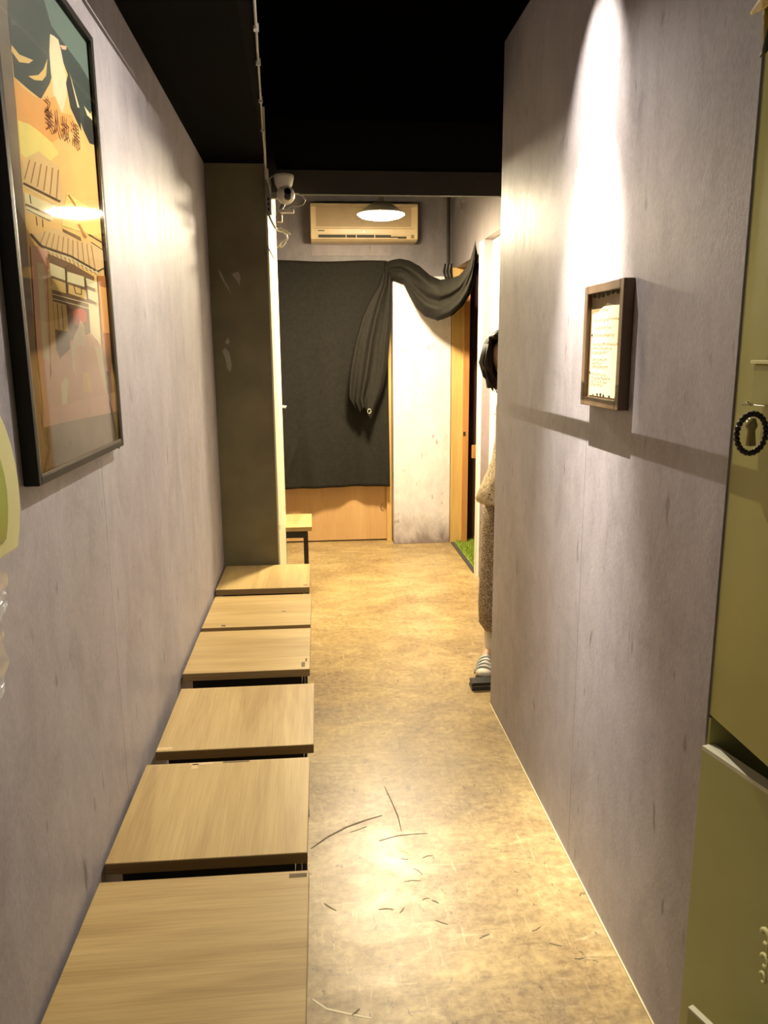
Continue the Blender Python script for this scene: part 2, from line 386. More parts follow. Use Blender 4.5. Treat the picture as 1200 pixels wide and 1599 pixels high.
# ---------------------------------------------------------------- stools
def make_stool():
    r = empty('stool', (0, 0, 0))
    w_, d_ = .212, .20
    MB().box(-w_, w_, -d_, d_, .423, .45, mi=0).build('seat', [M['oak_y']], r, bevel=.0012)
    e = MB()
    for y in (-d_-.0008, d_): e.box(-w_, w_, y, y+.0008, .4245, .4485)
    for x in (-w_-.0008, w_): e.box(x, x+.0008, -d_, d_, .4245, .4485)
    e.build('edge_band', M['oak_edge'], r)
    for sx in (-1, 1):
        for sy in (-1, 1):
            x, y = sx*.172, sy*.165
            lg = MB().box(x-.0125, x+.0125, y-.0125, y+.0125, .012, .376).build('leg', M['steel'], r, bevel=.0015)
            MB().box(x-.014, x+.014, y-.014, y+.014, 0, .012).build('foot_cap', M['steel'], lg)
    for sy in (-1, 1):
        MB().box(-.1845, .1845, sy*.165-.0125, sy*.165+.0125, .376, .423).build('apron_rail', M['steel'], r)
    for sx in (-1, 1):
        MB().box(sx*.172-.0125, sx*.172+.0125, -.1525, .1525, .376, .423).build('apron_rail', M['steel'], r)
    return r
ST = [ # front-edge y, right-edge x, grain, rot, label
 (1.025, -.036, 'oak_x', .018, 'nearest oak-topped stool, cut off by the bottom of the picture'),
 (1.484, -.036, 'oak_y', .018, 'oak-topped stool, second from the camera, chipped along its far edge'),
 (1.951, -.022, 'oak_y', .014, 'oak-topped stool, third from the camera, jutting out furthest into the corridor'),
 (2.470, -.034, 'oak_x', .012, 'oak-topped stool, fourth from the camera, with scuffs at its near right corner'),
 (2.910, -.031, 'oak_x', .02, 'oak-topped stool, fifth from the camera, with a dark nick in its top'),
 (3.412, -.037, 'oak_y', .02, 'oak-topped stool against the olive column, half in shadow'),
 (4.668, -.028, 'oak_y', .0, 'oak-topped stool standing behind the olive column, black leg in view')]
st0 = make_stool(); stools = []
for i, (yf, xr, g, rz, lab) in enumerate(ST):
    o = st0 if i == 0 else copy_tree(st0)
    o.location = (xr-.212, yf+.201, 0); o.rotation_euler.z = -rz*.6
    tag(o, lab, 'stool', 'stools along the left wall'); stools.append(o)
    for c in o.children:
        if c.name.startswith('seat'): c.material_slots[0].link = 'OBJECT'; c.material_slots[0].material = M[g]
def chip(i, x, y, sx, sy, m):
    MB().box(x-sx, x+sx, y-sy, y+sy, .4498, .4504).build('scuff', m, stools[i])
M['chip_pale'] = plain('pale_chip', (.70,.52,.28), .6); M['chip_dark'] = plain('dark_chip', (.14,.09,.04), .7)
for a in ((1,-.07,.192,.03,.005,'chip_pale'), (1,-.085,.18,.008,.012,'chip_pale'), (1,.02,.194,.035,.003,'chip_dark'), (0,.19,.185,.018,.006,'chip_dark'),
          (3,.19,-.16,.006,.02,'chip_dark'), (3,.20,-.12,.003,.014,'chip_dark'), (4,.10,-.03,.009,.003,'chip_dark'), (4,-.13,-.18,.008,.008,'chip_dark'), (5,.195,-.17,.010,.005,'chip_dark'), (2,-.19,-.185,.02,.007,'chip_pale')):
    chip(a[0], a[1], a[2], a[3], a[4], M[a[5]])

# ---------------------------------------------------------------- poster on the left wall
PY0, PY1, PZ0, PZ1, PX = 1.277, 1.852, 1.292, 2.160, -.445
po = empty('framed_poster', (LX, (PY0+PY1)/2, PZ0), label='large black-framed poster of an orange old townhouse street on the left wall', cat='poster')
def pbuild(b, name, m, parent, **k):
    o = b.build(name, m, None, **k); o.parent = parent; o.matrix_parent_inverse = Matrix.Translation(parent.location).inverted(); return o
T = .014
pbuild(MB().box(LX, PX, PY0, PY0+T, PZ0, PZ1), 'frame_side', M['frame'], po, bevel=.0015)
pbuild(MB().box(LX, PX, PY1-T, PY1, PZ0, PZ1), 'frame_side', M['frame'], po, bevel=.0015)
pbuild(MB().box(LX, PX, PY0+T, PY1-T, PZ1-T, PZ1), 'frame_top', M['frame'], po, bevel=.0015)
pbuild(MB().box(LX, PX, PY0+T, PY1-T, PZ0, PZ0+T), 'frame_bottom', M['frame'], po, bevel=.0015)
for (y0, y1, z0, z1) in ((PY0+T, PY0+T+.004, PZ0+T, PZ1-T), (PY1-T-.004, PY1-T, PZ0+T, PZ1-T), (PY0+T, PY1-T, PZ0+T, PZ0+T+.004)):
    pbuild(MB().box(PX-.006, PX-.001, y0, y1, z0, z1), 'frame_lip', M['frame_metal'], po)
BX = PX-.010
pbuild(MB().box(LX+.002, BX-.0002, PY0+T, PY1-T, PZ0+T, PZ1-T), 'backing_board', plain('grey_backing', (.27,.22,.175), .4), po)
PC = {k: plain('print_'+k, v, .55, var=.05) for k, v in dict(sky=(.055,.072,.062), sky2=(.16,.22,.19), drape=(.045,.042,.038), orange=(.90,.46,.13), orange2=(.95,.62,.22), yellow=(.95,.80,.26),
     gold=(.90,.62,.22), white=(.88,.78,.52), line=(.09,.05,.025), brown=(.22,.12,.055), tile=(.85,.60,.28), tile2=(.42,.22,.09), cream=(.92,.82,.48), red=(.72,.10,.055), pink=(.92,.55,.38), salmon=(.88,.52,.34), rust=(.50,.20,.06), gray=(.40,.32,.26)).items()}
ly = [0]
def art(pts, key, name=None):            # flat print: layers a fraction of a millimetre apart
    ly[0] += 1; x = BX + .00002*ly[0]
    P = [at(px, py, x=BX) for px, py in pts]
    P = [(x, min(max(p.y, PY0+T+.005), PY1-T-.005), min(max(p.z, PZ0+T+.005), PZ1-T-.001)) for p in P]
    return P, PC[key]
pm = {}
def draw(pts, key):
    P, m = art(pts, key)
    pm.setdefault(key, []).append(P)
def line(pts, wpx, key='line'):
    for (a, b), (c, d) in zip(pts, pts[1:]):
        L = math.hypot(c-a, d-b) or 1; nx, ny = -(d-b)/L*wpx/2, (c-a)/L*wpx/2
        draw([(a+nx, b+ny), (c+nx, d+ny), (c-nx, d-ny), (a-nx, b-ny)], key)
A_ = (5, -80); # art area in photo pixels (left edge runs from (8,0) to (66,666), right edge (146,60) to (186,640))
draw([(0,-120),(170,-120),(150,66),(184,642),(66,667),(16,60)], 'orange2')
draw([(0,-140),(40,-140),(100,-60),(150,60),(154,185),(131,205),(118,170),(107,120),(92,78),(78,130),(64,155),(45,140),(22,120),(14,40)], 'sky')
draw([(55,-60),(100,-60),(150,66),(151,140),(124,100),(103,72),(80,40)], 'sky2')
draw([(18,70),(30,85),(52,94),(45,99),(30,97),(18,80)], 'gold')
draw([(74,92),(72,118),(66,126),(54,125),(44,119),(60,117),(68,108)], 'gold')
draw([(78,53),(84,56),(91,62),(95,78),(103,118),(104,150),(98,176),(92,172),(84,150),(79,110),(77,80)], 'white')
draw([(22,120),(36,138),(52,150),(70,156),(86,150),(96,176),(112,180),(120,200),(64,232),(60,236),(30,196),(26,180)], 'orange')
draw([(28,188),(46,194),(62,206),(80,222),(92,240),(80,250),(60,262),(32,240)], 'yellow')
draw([(107,112),(118,146),(124,172),(127,205),(120,190),(110,168),(103,130)], 'drape')
draw([(132,170),(147,192),(149,228),(140,224),(131,205)], 'drape')
draw([(131,165),(147,185),(148,192),(136,180)], 'cream')
draw([(108,112),(124,168),(121,168)], 'cream')
draw([(93,70),(104,72),(103,78),(97,77)], 'pink')
# upper storey and roof on the left
draw([(34,250),(60,236),(92,262),(100,320),(46,290),(36,282)], 'tile')
for k in range(6): line([(46+k*9, 250+k*3), (38+k*10, 280+k*6)], 2.0, 'tile2')
line([(36,286),(94,315)], 3.4); line([(36,290),(90,320)], 1.6, 'cream')
draw([(37,300),(88,322),(82,345),(40,330)], 'cream'); line([(46,304),(48,318)], 1.6); line([(39,319),(80,337)], 3.2, 'brown'); line([(41,327),(78,345)], 1.2)
line([(56,338),(58,352)], 1); line([(66,342),(67,355)], 1)
draw([(104,300),(134,322),(156,330),(158,372),(96,352)], 'yellow'); line([(106,304),(118,322)], 3, 'rust'); line([(122,350),(134,372)], 4, 'rust')
draw([(97,357),(125,370),(127,376),(100,366)], 'brown'); line([(138,366),(160,379)], 2); line([(142,378),(162,391)], 1)
# main tiled roof
draw([(47,365),(60,364),(86,356),(128,378),(140,378),(162,392),(164,418),(158,428),(110,405),(72,386),(62,384)], 'tile')
for k in range(11): line([(70+k*7.2, 361+k*2.2), (62+k*8.6, 382+k*3.8)], 1.3, 'tile2')
line([(47,365),(64,384),(110,400),(152,424),(163,419)], 3.0); line([(64,388),(112,405),(154,428)], 1.6, 'cream')
for k in range(13): line([(70+k*6.6, 388+k*2.9), (71+k*6.6, 393+k*2.9)], 2.2, 'cream')
# house front
draw([(74,396),(112,412),(146,432),(154,530),(140,560),(82,560)], 'brown')
draw([(76,410),(100,420),(101,438),(78,430)], 'cream'); draw([(104,424),(130,432),(131,448),(104,440)], 'cream'); draw([(133,434),(150,440),(151,452),(135,446)], 'cream')
draw([(79,434),(101,442),(102,458),(80,452)], 'gold'); draw([(106,444),(134,454),(135,468),(106,458)], 'gold'); draw([(136,452),(152,458),(153,474),(137,466)], 'cream')
line([(101,418),(104,460)], 2); line([(131,434),(136,470)], 2); line([(114,445),(117,458),(126,460),(126,449)], 1.4)
draw([(80,470),(102,476),(106,518),(84,514)], 'gold'); line([(88,474),(91,514)], 1.2); line([(95,476),(98,516)], 1.2)
draw([(106,476),(134,484),(136,520),(108,520)], 'brown'); draw([(137,474),(153,480),(157,540),(140,520)], 'cream')
line([(80,459),(153,478)], 1.4, 'cream'); line([(80,466),(154,486)], 1.4, 'cream')
draw([(46,385),(58,384),(72,392),(80,470),(86,560),(72,640),(66,640),(56,540)], 'pink'); draw([(56,410),(66,412),(74,560),(66,560)], 'cream')
draw([(70,400),(75,404),(84,500),(90,640),(78,640),(74,500)], 'rust'); draw([(72,420),(77,420),(86,540),(90,650),(82,650)], 'gold')
draw([(151,430),(165,432),(178,570),(182,640),(170,640),(160,560)], 'rust'); draw([(153,446),(166,450),(172,520),(160,520)], 'orange')
# figure and reflections on the wet street
draw([(86,540),(140,520),(158,545),(170,640),(66,667),(76,600)], 'salmon')
draw([(88,518),(108,524),(108,545),(92,560),(86,545)], 'line')
draw([(112,488),(118,482),(128,482),(134,490),(133,502),(122,510),(113,504)], 'red')
draw([(120,512),(124,500),(130,508),(133,530),(130,542),(124,538),(118,545),(114,560),(118,590),(112,575),(110,545),(114,525)], 'white')
draw([(94,600),(100,588),(106,592),(104,622),(100,642),(95,630)], 'cream')
draw([(128,582),(137,582),(143,612),(128,612)], 'orange2'); draw([(146,540),(158,545),(166,620),(160,600)], 'cream')
draw([(64,640),(180,612),(184,641),(66,667)], 'pink')
prb = MB(); pk = list(pm)
for i, k in enumerate(pk):
    for P in pm[k]:
        try: prb.poly(P, i)
        except ValueError: pass
pr = pbuild(prb, 'poster_print', [PC[k] for k in pk], po); tag(pr, 'orange and teal illustrated print')
def text(body, size, px, py, m, name, parent, rise=0):
    c = bpy.data.curves.new(name, 'FONT'); c.body = body; c.size = size; c.align_x = 'CENTER'; c.align_y = 'CENTER'; c.extrude = .0001
    o = bpy.data.objects.new(name, c); COL.objects.link(o)
    dg = bpy.context.evaluated_depsgraph_get(); me = bpy.data.meshes.new_from_object(o.evaluated_get(dg)); me.materials.append(m)
    bpy.data.objects.remove(o)
    t = bpy.data.objects.new(name, me); COL.objects.link(t); p = at(px, py, x=BX)
    t.matrix_world = Matrix.Translation((BX+.0032, p.y, p.z)) @ Matrix(((0,0,1,0),(1,0,0,0),(0,1,0,0),(0,0,0,1)))
    t.parent = parent; t.matrix_parent_inverse = Matrix.Translation(parent.location).inverted(); return t
M['ink_dark'] = plain('brown_lettering', (.20,.07,.03), .7)
for ch, px, py, s in (('美', 76, 190, .042), ('人', 88, 196, .05), ('妝', 101, 205, .045), ('湯', 117, 215, .05), ('之', 73, 168, .035)):
    text(ch, s, px, py, M['ink_dark'], 'lettering', pr)
q = NT('poster_glass'); q.color((1,1,1)); q.rough(.03); q.b.inputs['Transmission Weight'].default_value = 1.0; q.b.inputs['IOR'].default_value = 1.45
gl = q.m
# thin glazing: mostly clear with a mirror-like coat
nt = gl.node_tree; nt.nodes.clear()
o_ = nt.nodes.new('ShaderNodeOutputMaterial'); mx = nt.nodes.new('ShaderNodeMixShader'); tr = nt.nodes.new('ShaderNodeBsdfTransparent'); gs = nt.nodes.new('ShaderNodeBsdfGlossy'); fz = nt.nodes.new('ShaderNodeFresnel')
gs.inputs['Roughness'].default_value = .03; fz.inputs['IOR'].default_value = 1.28; tr.inputs[0].default_value = (.96,.97,.95,1)
nt.links.new(fz.outputs[0], mx.inputs[0]); nt.links.new(tr.outputs[0], mx.inputs[1]); nt.links.new(gs.outputs[0], mx.inputs[2]); nt.links.new(mx.outputs[0], o_.inputs[0])
gz = pbuild(MB().poly([(PX-.0015, PY0+T, PZ0+T), (PX-.0015, PY1-T, PZ0+T), (PX-.0015, PY1-T, PZ1-T), (PX-.0015, PY0+T, PZ1-T)]), 'glazing', gl, po)
if gz.data.polygons[0].normal.x < 0: gz.data.flip_normals()
for pts in ([(73,668),(77,700),(72,730),(66,748)], [(168,580),(172,630),(180,670),(186,700)]):
    pbuild(MB().tube([at(*p, x=BX+.0035) for p in pts], .0022, 6), 'film_curl', M['frame_metal'], po, smooth=True)

# ---------------------------------------------------------------- framed note on the right wall
NY0, NY1, NZ0, NZ1, NX = 1.752, 2.008, 1.363, 1.663, .708
no = empty('framed_note', (RX, 1.88, NZ0), label='small brown-framed handwritten notice on cream paper on the right wall', cat='frame')
B = .022
for nm, bx in (('frame_side', (NX, RX, NY0, NY0+B, NZ0, NZ1)), ('frame_side', (NX, RX, NY1-B, NY1, NZ0, NZ1)), ('frame_top', (NX, RX, NY0+B, NY1-B, NZ1-B, NZ1)), ('frame_bottom', (NX, RX, NY0+B, NY1-B, NZ0, NZ0+B))):
    pbuild(MB().box(*bx), nm, M['brown'], no, bevel=.002)
MX = NX+.011
pbuild(MB().box(MX+.001, RX-.001, NY0+B, NY1-B, NZ0+B, NZ1-B), 'mount_board', M['mount'], no)
# paper: far end is the reader's left; v measured up
ya, yb, za, zb = NY1-B-.012, NY0+B+.002, NZ0+B+.004, NZ1-B
prof = [(0, .80), (.08, .82), (.18, .815), (.30, .85), (.42, .875), (.50, .90), (.58, .885), (.70, .868), (.85, .862), (1, .868)]
pts = [(MX, ya+(yb-ya)*u, za+(zb-za)*v) for u, v in [(0, 0), (1, 0)] + prof[::-1]]
pa = pbuild(MB().prism(pts, (.0006, 0, 0)), 'paper', M['paper'], no)
def ntext(u0, u1, v, m, h=.017):
    b = MB(); R = random.Random(int(u1*1000+v*1000)); u = u0
    while u < u1:
        w_ = .036
        for k in range(4):
            uu = u+R.uniform(0, w_*.6); vv = v+R.uniform(-h, h)*.7
            if R.random() < .55: b.box(MX-.0004, MX-.0001, ya+(yb-ya)*(uu+w_*.5), ya+(yb-ya)*uu, za+(zb-za)*vv, za+(zb-za)*(vv+.005))
            else: b.box(MX-.0004, MX-.0001, ya+(yb-ya)*(uu+.006), ya+(yb-ya)*uu, za+(zb-za)*(vv-.008), za+(zb-za)*(vv+.010))
        u += w_*1.3
    o = pbuild(b, 'handwriting', m, pa); o['kind'] = 'stuff'
for u0, u1, v, m in ((.30,.52,.835,'ink'),(.10,.85,.74,'ink'),(.10,.62,.665,'ink'),(.08,.75,.59,'ink_red'),(.06,.98,.505,'ink_red'),(.05,.68,.465,'ink'),(.05,.52,.425,'ink_red'),
                     (.05,.55,.355,'ink'),(.05,.38,.32,'ink'),(.06,.62,.285,'ink_red'),(.05,.55,.21,'ink'),(.05,.66,.175,'ink'),(.05,.58,.14,'ink'),(.04,.50,.105,'ink')):
    ntext(u0, u1, v, M[m])
R_ = random.Random(5)
for (u, v, s) in ((.02,.60,.03), (.0,.23,.035), (.3,.012,.035), (.42,.018,.05), (.52,.012,.04), (.70,.008,.04), (.9,.01,.03), (.15,.008,.025)):
    P = [(MX-.0005, ya+(yb-ya)*(u+s*math.cos(a)*R_.uniform(.5,1.2)), max(za, za+(zb-za)*(v+s*.45*math.sin(a)*R_.uniform(.4,1.2)))) for a in [k*.785 for k in range(8)]]
    pbuild(MB().prism(P, (.0004, 0, 0)), 'burnt_edge', M['burnt'], no)
for u in (.05, .2, .34, .5, .66, .8, .93):
    P = [(MX+.0002, ya+(yb-ya)*(u+.08*math.cos(a)*R_.uniform(.5,1.1)), min(zb, za+(zb-za)*(.985+.03*math.sin(a)*R_.uniform(.4,1.2)))) for a in [k*.785 for k in range(8)]]
    pbuild(MB().prism(P, (.0006, 0, 0)), 'burnt_edge', M['burnt'], no)

# ---------------------------------------------------------------- air conditioner
AX0, AX1, AZ0, AZ1, AYB, AYF = .016, .803, 2.308, 2.572, 6.13, 5.92
ac = empty('air_conditioner', ((AX0+AX1)/2, AYB, AZ0), label='ivory wall-mounted air conditioner high on the back wall', cat='air conditioner')
pf = [(AYB, AZ0), (AYF+.05, AZ0), (AYF+.012, AZ0+.012), (AYF+.004, AZ0+.05), (AYF, AZ0+.08), (AYF, AZ1-.03), (AYF+.012, AZ1-.006), (AYF+.03, AZ1), (AYB, AZ1)]
pbuild(MB().prism([(AX0, y, z) for y, z in pf], (AX1-AX0, 0, 0)), 'body', M['ac'], ac, bevel=.004)
g = MB()
for k in range(17): z = AZ0+.098+k*.0082; g.box(AX0+.04, AX1-.05, AYF-.004, AYF+.001, z, z+.0042)
pbuild(g, 'intake_grille', M['ac_grille'], ac)['kind'] = 'stuff'
pbuild(MB().box(AX0+.03, AX1-.03, AYF-.002, AYF+.001, AZ0+.082, AZ0+.085), 'panel_seam', M['ac_grille'], ac)
pbuild(MB().box(AX0+.055, AX1-.085, AYF-.001, AYF+.02, AZ0+.016, AZ0+.040), 'outlet_slot', M['ac_dark'], ac)
pbuild(MB().box(AX0+.055, AX1-.15, AYF-.006, AYF+.001, AZ0+.012, AZ0+.019), 'louver', M['ac'], ac, bevel=.001)
for x in (.27, .345, .48): pbuild(MB().box(x, x+.006, AYF-.003, AYF+.004, AZ0+.016, AZ0+.040), 'louver_vane', M['ac'], ac)
pbuild(MB().box(AX1-.20, AX1-.085, AYF-.003, AYF+.004, AZ0+.030, AZ0+.042), 'louver_end', M['ac'], ac)
pbuild(MB().lathe([(.006, -.003), (.006, .002)], (.405, AYF, AZ0+.062), 'y', 12), 'indicator', plain('indicator_white', (.9,.9,.85), .3), ac)
pbuild(MB().box(AX1-.05, AX1-.028, AYF-.002, AYF+.004, AZ0+.018, AZ0+.042), 'sticker', M['mount'], ac)
lg = MB()
for k, x in enumerate((0, .010, .019, .028, .037)): lg.box(AX0+.055+x, AX0+.062+x, AYF-.002, AYF+.001, AZ0+.064, AZ0+.073 - (.003 if k % 2 else 0))
pbuild(lg, 'badge', M['ac_dark'], ac)
tag(MB().box(.02, .62, 6.122, 6.13, 2.225, 2.302).build('wall_patch', M['patch']), 'faded lilac patch of wallpaper under the air conditioner', 'wall patch')

# ---------------------------------------------------------------- black curtain
cu = empty('black_curtain', (.2, 6.1, .47), label='black cloth hung over the plywood door and swagged across to the right post', cat='curtain')
def sheet(u, v):
    x0 = -.42; x = x0+(.588-x0)*u; z = 2.183-(2.183-.468)*v + .008*math.sin(u*9)*(1-v)*.6
    off = .02 + v*v*(.085+.075*max(0, 1-u*1.35)**1.0 + .02*max(0, u-.75)*4)
    fold = .014*math.sin(u*12+v*2.2)*v + .008*math.sin(u*31-v*5)*v*v + .010*math.sin(u*6.5+1.2)*math.sin(math.pi*v)
    a = (u-.28)*1.7+(v-.80)*1.15
    fold += .045*math.exp(-(a/.07)**2)*max(0, min(1, (v-.5)*3))*max(0, 1-u*1.6)
    fold += .010*math.exp(-((u-.24)/.05)**2)*v
    fold += .003*math.sin(v*40)*math.exp(-((v-.36)/.03)**2)
    return (x, 6.098-off-fold, z)
pbuild(MB().grid(sheet, 60, 70), 'hanging_sheet', M['cloth'], cu, smooth=True, thick=.0015)
# swag: stations (top px, bottom px, depth y)
SW = [((601,410),(600,442),5.97), ((613,406),(615,439),5.93), ((625,404),(631,444),5.90), ((640,407),(640,462),5.86), ((656,416),(650,480),5.80), ((672,430),(664,494),5.73), ((688,437),(684,501),5.64),
      ((704,435),(703,493),5.52), ((718,430),(719,478),5.38), ((728,418),(730,460),5.24), ((736,402),(737,438),5.13), ((743,376),(742,402),5.06)]
def lerp3(a, b, t): return a+(b-a)*t
def swag(u, v):
    s = u*(len(SW)-1); i = min(int(s), len(SW)-2); t = s-i
    (a, b, d), (a2, b2, d2) = SW[i], SW[i+1]
    tx, ty = lerp3(a[0], a2[0], t), lerp3(a[1], a2[1], t); bx, by = lerp3(b[0], b2[0], t), lerp3(b[1], b2[1], t); y = lerp3(d, d2, t)
    px = lerp3(tx, bx, v); py = lerp3(ty, by, v)
    env = math.sin(math.pi*min(1, max(0, u)))**.7
    bul = .10*env*math.sin(math.pi*min(1, v*1.02))**.8
    fold = .035*env*math.sin(v*11.5-u*3.0) + .012*env*math.sin(v*23+u*9)
    return at(px, py, y=y-bul-fold)
pbuild(MB().grid(swag, 66, 34), 'swag', M['cloth'], cu, smooth=True, thick=.002)
def swag_back(u, v):                      # back layer of the loop, seen under the front fold
    s = u*(len(SW)-1); i = min(int(s), len(SW)-2); t = s-i
    (a, b, d), (a2, b2, d2) = SW[i], SW[i+1]
    tx, ty = lerp3(a[0], a2[0], t), lerp3(a[1], a2[1], t)+6; bx, by = lerp3(b[0], b2[0], t)+5, lerp3(b[1], b2[1], t)-1; y = lerp3(d, d2, t)
    return at(lerp3(tx, bx, v), lerp3(ty, by, v), y=min(5.945, y+.02+.06*math.sin(math.pi*v)*math.sin(math.pi*u)))
pbuild(MB().grid(swag_back, 50, 12), 'swag_lining', M['cloth'], cu, smooth=True, thick=.0015)
TL = [((598,424),(611,424)), ((592,445),(612,446)), ((577,470),(612,474)), ((565,498),(611,506)), ((556,533),(608,533)), ((549,570),(605,575)), ((546,600),(599,604)), ((546,622),(589,630)), ((556,636),(582,650))]
def tail(u, v):
    s = v*(len(TL)-1); i = min(int(s), len(TL)-2); t = s-i
    (a, b), (a2, b2) = TL[i], TL[i+1]
    lx, lyy = lerp3(a[0], a2[0], t), lerp3(a[1], a2[1], t); rx, ry = lerp3(b[0], b2[0], t), lerp3(b[1], b2[1], t)
    y = 5.945-.05*v - .05*math.sin(math.pi*u) - .022*math.sin(u*15+v*2)*(.4+.6*v) - .012*math.sin(u*29+1)*v
    py = lerp3(lyy, ry, u) + 6*v*math.sin(u*9)
    return at(lerp3(lx, rx, u), py, y=y)
pbuild(MB().grid(tail, 40, 50), 'hanging_tail', M['cloth'], cu, smooth=True, thick=.0018)
p = at(577, 642, y=5.83)
pbuild(MB().tube([p+Vector((.013*math.cos(a), 0, .017*math.sin(a))) for a in [k*.524 for k in range(13)]], .0035, 6), 'buckle', M['metal'], cu, smooth=True)
for k, x in enumerate((696, 701, 706)):
    pbuild(MB().tube([at(x, 412, y=5.95), at(x-2, 424, y=5.93), at(x+1, 438, y=5.90)], [.006, .010, .006], 8), 'pleat', M['cloth'], cu, smooth=True)
tag(MB().tube([at(700, 306, y=6.10), at(700, 412, y=6.10)], .010, 8).build('corner_pipe', M['ac_dark']), 'thin dark pipe in the corner right of the air conditioner', 'pipe')
jb = empty('junction_box', tuple(at(718, 318, x=SX)), label='small pale socket box on the side wall above the curtain swag', cat='socket')
P = at(718, 312, x=SX-.02)
pbuild(MB().box(SX-.03, SX, P.y-.13, P.y+.10, P.z-.03, P.z+.03), 'box', M['plastic_grey'], jb, bevel=.003)
pbuild(MB().tube([(SX-.02, P.y-.06, P.z-.03), (SX-.02, P.y-.08, P.z-.08), (SX-.012, P.y-.13, P.z-.11)], .004, 6), 'cable', M['plastic_grey'], jb, smooth=True)

# ---------------------------------------------------------------- security camera, power strip, cables
sc = empty('security_camera', tuple(at(444, 300, y=3.80)), label='white round security camera hanging upside down at the top of the column', cat='camera')
c0 = at(443.5, 285, y=3.80); hd = at(446.5, 304.5, y=3.79)
pbuild(MB().lathe([(.030, -.028), (.040, -.010), (.046, .018), (.046, .030), (.040, .034)], c0, n=32), 'base', M['plastic'], sc, smooth=True)
hp = [(max(.0015, .042*math.sin(math.pi*k/14)), -.042*math.cos(math.pi*k/14)) for k in range(15)]
hdm = pbuild(MB().lathe(hp, hd, n=32), 'head', M['plastic'], sc, smooth=True)
# stadium lens window on the side turned to the corridor
b = MB(); fw = Vector((.25, -.97, -.05)).normalized(); rt = fw.cross(Vector((0, 0, 1))).normalized(); upv = rt.cross(fw)
ring = []
for k in range(28):
    a = 2*math.pi*k/28; x = .0165*math.cos(a); z = .011*(1 if math.sin(a) >= 0 else -1)+.0165*math.sin(a)
    ring.append((x, z))
def onball(x, z, rr): 
    d2 = max(0, rr*rr-x*x-z*z); return hd + rt*x + upv*z + fw*math.sqrt(d2)
b.loft([[onball(x*s, z*s, .0432) for x, z in ring] for s in (1, .8, .55, .3, .05)])
lw = pbuild(b, 'lens_window', M['lens'], hdm, smooth=True)
lc = hd+fw*.0435-upv*.008
l2 = pbuild(MB().tube([lc-fw*.002, lc+fw*.002], .009, 16), 'lens', plain('lens_glass', (.03,.02,.03), .08), hdm)
pbuild(MB().box(-.168, hd.x-.03, 3.80, 3.835, hd.z-.012, hd.z+.016), 'bracket_arm', M['plastic_grey'], sc, bevel=.004)
pbuild(MB().tube([hd+Vector((-.01, .03, -.03)), hd+Vector((-.03, .04, -.06)), hd+Vector((-.035, .045, -.09))], .010, 10), 'bracket_stem', M['plastic_grey'], sc, smooth=True)
pbuild(MB().box(hd.x-.045, hd.x-.02, 3.80, 3.835, hd.z-.115, hd.z-.08), 'bracket_foot', plain('beige_plug', (.5,.4,.25), .5), sc, bevel=.003)
pbuild(MB().box(hd.x-.035, hd.x+.035, 3.795, 3.83, hd.z-.075, hd.z-.06), 'bracket_plate', M['plastic'], sc, bevel=.002)
cl = tag(MB().tube([at(*p, y=3.80) for p in ((460,302),(466,302),(473,306),(477,313),(474,319),(467,322),(457,322),(451,325),(449,328))], .0028, 6).build('camera_cable', M['cord'], smooth=True), 'thin white cable looping beside the security camera', 'cable')
wire = tag(MB().tube([Vector((-.113-.0435*max(0, y-2), y, 2.377-.012*max(0, y-2)/1.84)) for y in (1.6, 2.0, 2.4, 2.8, 3.2, 3.5, 3.72)] + [at(415, 276, y=3.80), at(421, 290, y=3.80), at(424, 312, y=3.81)], .0038, 6).build('ceiling_cable', M['cord'], smooth=True), 'thin grey cable running along the ceiling edge down to the column', 'cable')
for y in (2.35, 2.6, 2.95, 3.3):
    MB().box(-.113-.0435*(y-2)-.007, -.113-.0435*(y-2)+.007, y-.004, y+.004, 2.366-.0065*(y-2), 2.386-.0065*(y-2)).build('cable_clip', M['cord'], wire)
tag(MB().tube([at(*p, y=3.80) for p in ((430,274),(424,276),(420,281),(420,290),(422,300))], .0028, 6).build('short_cable', M['cord'], smooth=True), 'short pale cable arching from the camera base to the column', 'cable')
ps = empty('power_strip', tuple(at(419, 335, y=3.80)), label='grey power strip fixed upright at the top corner of the column', cat='power strip')
a_, b_ = at(413.5, 280, y=3.82), at(424, 336, y=3.82)
pbuild(MB().box(a_.x, a_.x+.028, 3.812, 3.838, b_.z, a_.z), 'casing', M['plastic_grey'], ps, bevel=.006)
for k in range(3): pbuild(MB().box(a_.x+.010, a_.x+.018, 3.8105, 3.813, b_.z+.02+k*.022, b_.z+.03+k*.022), 'socket', M['lens'], ps)
tag(MB().tube([at(420, 336, y=3.81), at(424, 345, y=3.825), at(430, 356, y=3.835), at(433, 358, y=3.90)], .0048, 6).build('strip_cord', M['cord'], smooth=True), 'grey cord slanting down the column from the power strip', 'cable')
pg = empty('hanging_plug', tuple(at(442, 382, y=3.9)), label='loose white power plug dangling on its cord below the security camera', cat='plug')
pbuild(MB().tube([at(*p, y=3.92) for p in ((431,358),(437,361),(443,362),(448,367),(449,373),(446,377))], .0042, 6), 'cord', M['plastic'], pg, smooth=True)
pbuild(MB().tube([at(431,361,y=3.93), at(438,356,y=3.92), at(446,361,y=3.92), at(454,366,y=3.92)], [.004,.006,.006,.004], 6), 'cord', M['cord'], pg, smooth=True)
pbuild(MB().tube([at(446,377,y=3.92), at(441,382,y=3.92), at(438,385,y=3.92)], [.006,.010,.008], 8), 'plug_body', M['plastic'], pg, smooth=True)
